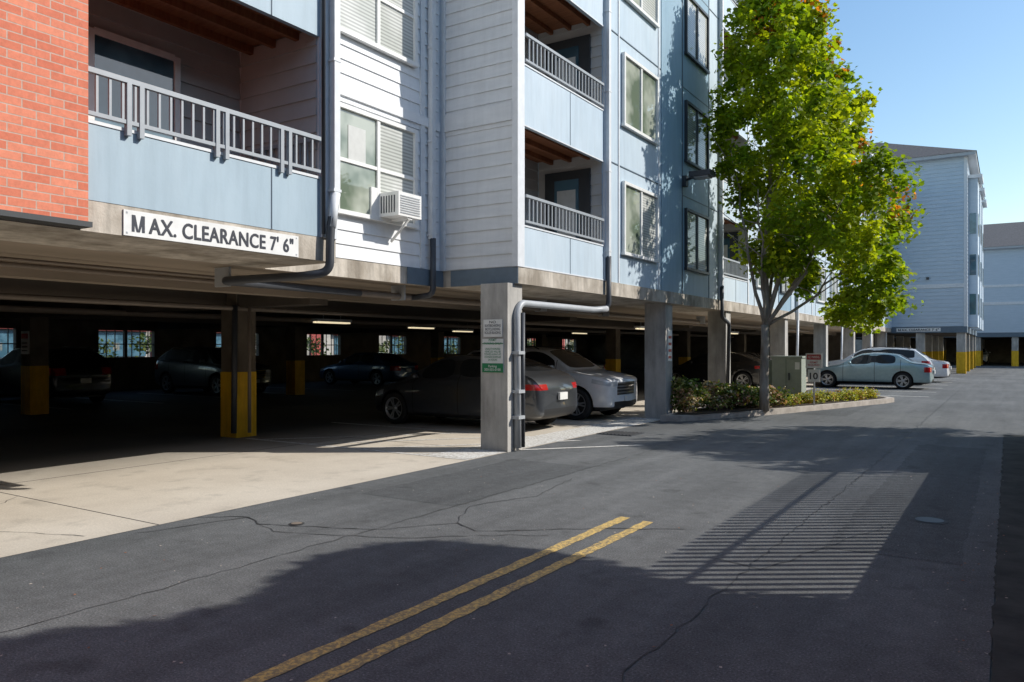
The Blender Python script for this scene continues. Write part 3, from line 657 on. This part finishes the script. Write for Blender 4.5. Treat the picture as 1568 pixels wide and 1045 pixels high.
# ---------------------------------------------------------------- far wings
def wing(name,x0,x1,y0,y1,top,mat,ridge,sign=False,cols=()):
    e=empty(name); q=MB()
    q.box(x0,x1,y0,y1,2.9,top,mat); q.lapy(y0,x0,x1-.12,2.95,top,mat,e=.24,o=.03); q.lapx(x1,y0+.12,y1,2.95,top,mat,e=.24,o=.03)
    q.box(x0-.2,x1+.03,y0-.04,y1,2.55,2.93,'fasciab'); q.box(x0,x1-.1,y0+.3,y1-.2,2.5,2.549,'soffitd')
    q.box(x1-.14,x1+.05,y0-.05,y0+.14,2.93,top,'trim'); 
    for zz in (5.35,): q.box(x0,x1-.14,y0-.05,y0,zz,zz+.25,'trim')
    q.box(x0-.5,x1+.5,y0-.45,y1+.5,top,top+.2,'eave')
    a=(x0-.55,y0-.5,top+.2); b_=(x1+.55,y0-.5,top+.2); c_=(x1+.55,y1+.5,top+.2); d_=(x0-.55,y1+.5,top+.2)
    h=min((x1-x0)/2,(y1-y0)/2); r1=(x0+h,y0+h,top+ridge); r2=(max(x1-h,x0+h+.1),y0+h,top+ridge); r3=(r2[0],y1-h+.05,top+ridge); r4=(r1[0],y1-h+.05,top+ridge)
    q.face([a,b_,r2,r1],'roof'); q.face([b_,c_,r3,r2],'roof'); q.face([c_,d_,r4,r3],'roof'); q.face([d_,a,r1,r4],'roof'); q.face([r1,r2,r3,r4],'roof')
    n=int((y1-y0-2)/5)
    for i in range(n):
        yy=y0+1.5+i*5
        q.box(x1,x1+.55,yy,yy+2.4,2.9,top-1.1,mat)
        q.box(x1,x1+.8,yy-.15,yy+2.55,top-1.1,top-.9,'trim')
        for zz in (3.7,6.2,8.8,11.2):
            if zz+1.3<top-1.1: q.box(x1+.55,x1+.58,yy+.4,yy+2,zz,zz+1.3,'glass'); q.box(x1+.1,x1+.45,yy-.02,yy,zz,zz+1.3,'glassd')
    for (xx,yy) in cols: q.box(xx,xx+.5,yy,yy+.45,0,2.6,'conc'); q.box(xx-.008,xx+.508,yy-.008,yy+.458,0.004,1.35,'yellow')
    q.box(x1-2.2,x1-2.05,y0-.15,y0-.03,5.9,6.05,'trimd'); q.box(x0+3,x0+3.3,y0-.08,y0-.03,8.4,8.7,'trim')
    if not sign:
        q.box(x0,x1,y1-.3,y1-.1,0,2.5,'conc_in'); q.box(x0,x1,y0-.055,y0-.0,6.9,7.1,'trim')
    q.build('shell',e)
    if sign:
        sg=empty('clearance_sign'); s=MB(); s.box(-6.1,-3.6,y0-.06,y0-.045,2.63,2.86,'white'); s.build('board',sg); clearance_text(sg,(-4.85,y0-.065,2.745),RY,2.3,.15,'x')
    return e
wing('apartment_building',-14,-2.2,55.5,73,13.4,'lapb',3.0,True,[(x_,y_) for x_ in (-7.4,-5.0,-2.75) for y_ in (55.6,61,67,72)])
wing('apartment_building',-14,16,80,100,10.2,'lapb',3.6,False,[(x_,y_) for x_ in (-6,-2.6,.2,3,6) for y_ in (80.1,86,92)])
q=MB(); q.box(-70,-62,-60,140,0,4.2,'cream'); 
for y_ in range(-56,136,9): q.box(-62,-61.9,y_,y_+5,.9,2.9,'glassd'); q.box(-62,-61.85,y_+5.5,y_+7,0,3.2,'redw'); q.box(-61.9,-61.5,y_-.2,y_+5.2,3.0,3.5,'redw')
q.box(-70.5,-61.5,-60,140,4.2,4.5,'roof'); q.build('storefront_building')
pts=[]
for i in range(420): pts.append((-47+rng.uniform(-1,1),rng.uniform(-20,90),rng.uniform(.3,2.2)))
pts=[p for p in pts if math.sin(p[1]*.5)>-.35]
shrubs('distant_hedge',pts,.5,.9,60,.3,[(.06,.09,.02),(.10,.12,.03)])
q=MB(); q.box(-30,20,125,135,0,5,'cream'); q.box(-30.3,20.3,124.7,135.3,5,5.3,'roof')
for i in range(14): q.box(-28+i*3.4,-26+i*3.4,124.95,125,1,3,'glassd')
q.build('distant_building')
# ---------------------------------------------------------------- cars
PROF={
'sedan':dict(L=4.65,W=1.76,wr=.325,wb=(.88,3.62),
 st=[(0,.30,.56,.575,.58),(.04,.24,.64,.66,.72),(.28,.20,.72,.74,.82),(.85,.18,.82,.85,.87),(1.30,.18,.885,.92,.88),(1.36,.18,.89,.95,.88),(1.75,.18,.92,1.20,.88),(2.10,.18,.935,1.355,.88),(2.18,.18,.94,1.375,.88),(2.55,.18,.95,1.40,.88),(2.63,.18,.952,1.403,.88),(3.1,.18,.965,1.385,.88),(3.38,.18,.975,1.34,.88),(3.46,.18,.98,1.32,.88),(3.95,.18,.99,1.04,.87),(4.02,.18,.99,1.01,.87),(4.4,.20,.97,.985,.85),(4.60,.24,.91,.925,.80),(4.65,.34,.76,.775,.70)],
 ws=(1.33,2.12),rg=(3.42,3.97),sg=(1.6,3.42),bp=(2.55,2.63)),
'hatch':dict(L=4.4,W=1.80,wr=.335,wb=(.82,3.52),
 st=[(0,.30,.52,.535,.56),(.04,.24,.61,.63,.72),(.25,.20,.71,.73,.83),(.7,.18,.83,.86,.885),(1.02,.18,.89,.93,.895),(1.08,.18,.90,.96,.90),(1.5,.18,.94,1.22,.90),(1.90,.18,.965,1.395,.90),(1.98,.18,.97,1.41,.90),(2.35,.18,.985,1.455,.90),(2.43,.18,.99,1.457,.90),(2.9,.18,1.01,1.435,.90),(3.30,.18,1.035,1.37,.90),(3.38,.18,1.04,1.35,.90),(3.95,.20,1.075,1.13,.87),(4.03,.20,1.07,1.10,.865),(4.22,.24,1.02,1.04,.84),(4.36,.28,.88,.90,.79),(4.4,.38,.72,.735,.70)],
 ws=(1.05,1.92),rg=(3.34,3.97),sg=(1.3,3.6),bp=(2.35,2.43)),
'suv':dict(L=4.55,W=1.86,wr=.36,wb=(.88,3.66),
 st=[(0,.34,.80,.815,.70),(.05,.27,.90,.92,.80),(.25,.23,.96,.98,.87),(.75,.22,1.02,1.05,.915),(1.05,.22,1.055,1.09,.925),(1.11,.22,1.06,1.13,.93),(1.45,.22,1.075,1.37,.93),(1.80,.22,1.09,1.54,.93),(1.88,.22,1.095,1.56,.93),(2.35,.22,1.11,1.61,.93),(2.43,.22,1.112,1.612,.93),(3.1,.22,1.13,1.60,.93),(3.80,.22,1.15,1.55,.925),(3.88,.22,1.155,1.53,.92),(4.25,.24,1.17,1.26,.90),(4.32,.25,1.16,1.20,.89),(4.44,.28,1.05,1.07,.87),(4.52,.32,.90,.92,.84),(4.55,.40,.74,.755,.74)],
 ws=(1.08,1.82),rg=(3.84,4.27),sg=(1.3,3.95),bp=(2.35,2.43)),
}
def car(name,kind,loc,rot,pm,sub=2,rimm='rim'):
    P=PROF[kind]; L=P['L']; W2=P['W']/2; e=empty(name,loc,rot); st=P['st']; vs=[];fs=[];mi=[]
    nh=12; nr=2*nh-2
    for s_,zb,zl,zr,w_ in st:
        k=max(0,min(1,(zr-zl-.03)/.33)); wr=w_-.05-.19*k; wb=w_-.035; xx=L/2-s_
        h=[(0,zb),(w_-.14,zb),(w_-.03,zb+.06),(w_,zb+(zl-zb)*.42),(w_-.006,zb+(zl-zb)*.78),(wb,zl-.03),(wb-.035,zl),(wb-.045-.012*k,zl+.012*k+.002),(wr+.02*(1-k),zr-.045*k-.004),(wr-.035,zr-.008),(wr-.075-.02*(1-k),zr),(0,zr+.022)]
        def bow(y,s_=s_):
            a=(abs(y)/.9)**2
            return a*.13*max(0,1-s_/.8) if s_<.8 else (-a*.09*max(0,(s_-(L-.6))/.6) if s_>L-.6 else 0)
        vs+=[(xx-bow(y),y,z) for y,z in h]+[(xx-bow(y),-y,z) for y,z in h[-2:0:-1]]
    for i in range(len(st)-1):
        sm=(st[i][0]+st[i+1][0])/2
        for j in range(nr):
            a=i*nr+j; b_=i*nr+(j+1)%nr; fs.append((a,b_,b_+nr,a+nr)); jj=j if j<nh-1 else nr-1-j; m_=0
            if jj==7 and P['sg'][0]<sm<P['sg'][1]: m_=2 if P['bp'][0]<sm<P['bp'][1] else 1
            if jj==10 and (P['ws'][0]<sm<P['ws'][1] or P['rg'][0]<sm<P['rg'][1]): m_=1
            if jj==0: m_=2
            mi.append(m_)
    fs.append(tuple(range(nr))[::-1]); mi.append(0); o_=(len(st)-1)*nr; fs.append(tuple(o_+k for k in range(nr))); mi.append(0)
    me=bpy.data.meshes.new('body'); me.from_pydata(vs,[],fs); me.polygons.foreach_set('material_index',mi)
    for k in (pm,M['cglass'],M['ctrim'],M['tail'],M['head'],M['chrome']): me.materials.append(k)
    bm=bmesh.new(); bm.from_mesh(me); bmesh.ops.recalc_face_normals(bm,faces=bm.faces)
    cl=bm.edges.layers.float.get('crease_edge') or bm.edges.layers.float.new('crease_edge')
    for ed in bm.edges:
        mm={f.material_index for f in ed.link_faces}
        if len(mm)>1 and 1 in mm: ed[cl]=.95
    bm.to_mesh(me); bm.free()
    o=bpy.data.objects.new('tmp',me); link(o); md=o.modifiers.new('s','SUBSURF'); md.levels=sub; md.render_levels=sub
    bpy.context.view_layer.update(); dg=bpy.context.evaluated_depsgraph_get(); me2=bpy.data.meshes.new_from_object(o.evaluated_get(dg)); bpy.data.objects.remove(o)
    REG={'sedan':[(3,L-.30,9,.44,9,.66,.86,0),(4,-1,.50,.46,9,.54,.66,.16),(2,-1,.2,-1,.42,.50,.60,0)],
         'hatch':[(3,L-.42,9,.50,9,.80,.91,0),(4,-1,.5,.46,9,.53,.63,.2),(2,L-.2,9,-1,.62,-1,.44,0)],
         'suv':[(3,L-.4,9,.5,9,.84,1.05,0),(4,-1,.50,.47,9,.74,.83,.18),(5,-1,.2,-1,.45,.56,.84,0),(2,-1,.2,-1,.58,.30,.42,0)]}[kind]
    bm=bmesh.new(); bm.from_mesh(me2)
    def cut_(co,no): bmesh.ops.bisect_plane(bm,geom=bm.verts[:]+bm.edges[:]+bm.faces[:],plane_co=co,plane_no=no,dist=1e-5)
    zt_=.275+(.03 if kind=='suv' else 0); cut_((0,0,zt_),(0,0,1))
    for (mt,s0,s1,y0,y1,z0,z1,sl) in REG:
        for s_ in (s0,s1):
            if 0<s_<L: cut_((L/2-s_,0,0),(1,0,0))
        for y_ in (y0,y1):
            if 0<y_<1: cut_((0,y_,0),(0,1,0)); cut_((0,-y_,0),(0,1,0))
        for z_ in (z0,z1):
            if z_>0: cut_((L/2,0,z_),(sl,0,1))
        if mt==5:
            for i in range(1,8): cut_((0,0,.56+i*.035),(0,0,1))
    for p in bm.faces:
        c_=p.calc_center_median(); s_=L/2-c_.x; y=abs(c_.y); z=c_.z; p.smooth=True
        if p.material_index==0:
            for (mt,s0,s1,y0,y1,z0,z1,sl) in REG:
                if s0<s_<s1 and y0<y<y1 and z0<z-sl*s_<z1:
                    p.material_index=mt if mt!=5 else (5 if int((z-.56)/.035)%2 else 2); break
            else:
                if z<zt_: p.material_index=2
    bm.to_mesh(me2); bm.free()
    o=bpy.data.objects.new('body',me2); link(o); wr=P['wr']; ax=(L/2-P['wb'][0],L/2-P['wb'][1]); cut=[]
    for a_ in ax:
        bpy.ops.mesh.primitive_cylinder_add(vertices=48,radius=wr+.05,depth=3,location=(a_,0,wr+.01),rotation=(math.pi/2,0,0)); q_=bpy.context.object; q_.data.materials.append(M['ctrim']); cut.append(q_)
        md=o.modifiers.new('b','BOOLEAN'); md.operation='DIFFERENCE'; md.solver='EXACT'; md.object=q_
        try: md.material_mode='TRANSFER'
        except Exception: pass
    bpy.context.view_layer.update(); dg=bpy.context.evaluated_depsgraph_get(); me3=bpy.data.meshes.new_from_object(o.evaluated_get(dg))
    for q_ in cut: bpy.data.objects.remove(q_)
    bpy.data.objects.remove(o); o=bpy.data.objects.new('body',me3); link(o,e)
    d=MB(); d.box(-L/2+.4,L/2-.4,-W2+.28,W2-.28,.2,.72,'ctrim')
    for a_ in ax:
        for sd in (1,-1):
            yo=sd*(W2-.115)
            d.lathe_y([(wr*.66,yo+sd*.075),(wr*.90,yo+sd*.09),(wr*.97,yo+sd*.07),(wr,yo+sd*.03),(wr,yo-sd*.09),(wr*.6,yo-sd*.11)],'tire',a_,0,wr)
            d.lathe_y([(.001,yo+sd*.02),(wr*.67,yo+sd*.02)],'ctrim',a_,0,wr); d.lathe_y([(wr*.61,yo+sd*.03),(wr*.64,yo+sd*.08),(wr*.70,yo+sd*.082)],rimm,a_,0,wr)
            d.lathe_y([(.001,yo+sd*.07),(.05,yo+sd*.066),(.065,yo+sd*.03)],rimm,a_,0,wr,12)
            for k in range(10):
                t=2*math.pi*(k//2)/5+(.17 if k%2 else -.17); c_,s2=math.cos(t),math.sin(t); n_=(-s2*.019,c_*.019); yv=yo+sd*.06; r0,r1=.03,wr*.64
                d.face([(a_+c_*r0-n_[0],yv,wr+s2*r0-n_[1]),(a_+c_*r1-n_[0],yv+sd*.012,wr+s2*r1-n_[1]),(a_+c_*r1+n_[0],yv+sd*.012,wr+s2*r1+n_[1]),(a_+c_*r0+n_[0],yv,wr+s2*r0+n_[1])],rimm)
    zl=st[6][2]
    for sd in (1,-1):
        xm=L/2-st[6][0]-.02; d.tube([(xm+.02,sd*(W2-.06),zl+.05),(xm+.03,sd*(W2+.02),zl+.07),(xm+.03,sd*(W2+.05),zl+.085),(xm+.02,sd*(W2+.15),zl+.085),(xm+.02,sd*(W2+.18),zl+.085)],[.02,.03,.065,.06,.03],pm,10)
        for hs in (P['bp'][0]-.12,P['bp'][1]+.78): d.box(L/2-hs-.08,L/2-hs+.08,sd*(W2-.035),sd*(W2+.014),zl-.13,zl-.108,pm)
    zp={'sedan':.60,'hatch':.60,'suv':.62}[kind]
    d.box(-L/2-.015,-L/2+.03,-.15,.15,zp,zp+.14,'white'); d.box(L/2-.03,L/2+.015,-.15,.15,.42,.54,'white')
    if kind=='suv':
        for sd in (1,-1): d.tube([(L/2-1.95,sd*.66,1.57),(L/2-2.1,sd*.66,1.635),(L/2-3.5,sd*.66,1.615),(L/2-3.7,sd*.66,1.55)],.014,'ctrim',8)
    d.build('wheels_and_trim',e); return e
silver=paint('paint_silver_shaded',(.055,.06,.068),.35); white=paint('paint_white',(.78,.79,.80),0); sage=paint('paint_sage',(.33,.46,.48),.35)  # hatchback is silver-grey; its deep shade is put into the paint colour
dark=paint('paint_black',(.012,.013,.015),.2); grey=paint('paint_grey',(.06,.065,.07),.4); blue=paint('paint_blue',(.03,.08,.18),.3); slate=paint('paint_slate',(.17,.185,.20),.4)
pi=math.pi
car('parked_hatchback','hatch',(-9.5,13.28,0),pi,silver,3)
car('parked_suv','suv',(-9.45,16.1,0),0,white,3)
car('parked_sedan','sedan',(-4.75,34.2,0),pi,sage,3)
car('parked_sedan','sedan',(-4.6,41.5,0),pi,white,2)
car('parked_suv','suv',(-5.0,38.0,0),pi,white,2)
car('parked_suv','suv',(-24.0,11.9,0),pi,dark,2)
car('parked_suv','suv',(-23.6,17.4,0),0,slate,2)
car('parked_hatchback','hatch',(-23.6,7.2,0),pi,dark,2)
car('parked_sedan','sedan',(-23.4,25.0,0),pi,blue,2)
car('parked_hatchback','hatch',(-10,31,0),pi,dark,2)
car('parked_sedan','sedan',(-10,36,0),0,grey,2)
car('parked_suv','suv',(-2.6,90,0),-pi/2,white,2)
car('parked_sedan','sedan',(-17.5,31,0),pi,grey,2)
# ---------------------------------------------------------------- camera, light
cam=bpy.data.cameras.new('camera'); co=bpy.data.objects.new('camera',cam); link(co); scene.camera=co
co.location=(0,0,1.6); co.rotation_euler=(math.pi/2,0,math.atan2(761,1191)); cam.sensor_width=36; cam.lens=36*1191/1568; cam.shift_y=.0067; cam.clip_end=2000; cam.clip_start=.05
el=math.radians(36); az=math.atan2(.83,.56)
sd=bpy.data.lights.new('sun','SUN'); sd.energy=5.0; sd.angle=math.radians(.5); sd.color=(1,.95,.87); so=bpy.data.objects.new('sun',sd); link(so)
Dv=Vector((-math.sin(az)*math.cos(el),-math.cos(az)*math.cos(el),-math.sin(el))); so.rotation_euler=Dv.to_track_quat('-Z','Y').to_euler()
wd=bpy.data.worlds.new('World'); scene.world=wd; wd.use_nodes=True; nt=wd.node_tree
sk=nt.nodes.new('ShaderNodeTexSky'); sk.sky_type='NISHITA'; sk.sun_disc=False; sk.sun_elevation=el; sk.sun_rotation=az; sk.ozone_density=1.1; sk.dust_density=.7; sk.air_density=1.25
hs=nt.nodes.new('ShaderNodeHueSaturation'); hs.inputs['Saturation'].default_value=1.2; hs.inputs['Value'].default_value=1.2
nt.links.new(sk.outputs[0],hs.inputs['Color']); nt.links.new(hs.outputs[0],nt.nodes['Background'].inputs[0]); nt.nodes['Background'].inputs[1].default_value=.145
scene.view_settings.view_transform='Standard'; scene.view_settings.look='None'; scene.view_settings.exposure=0
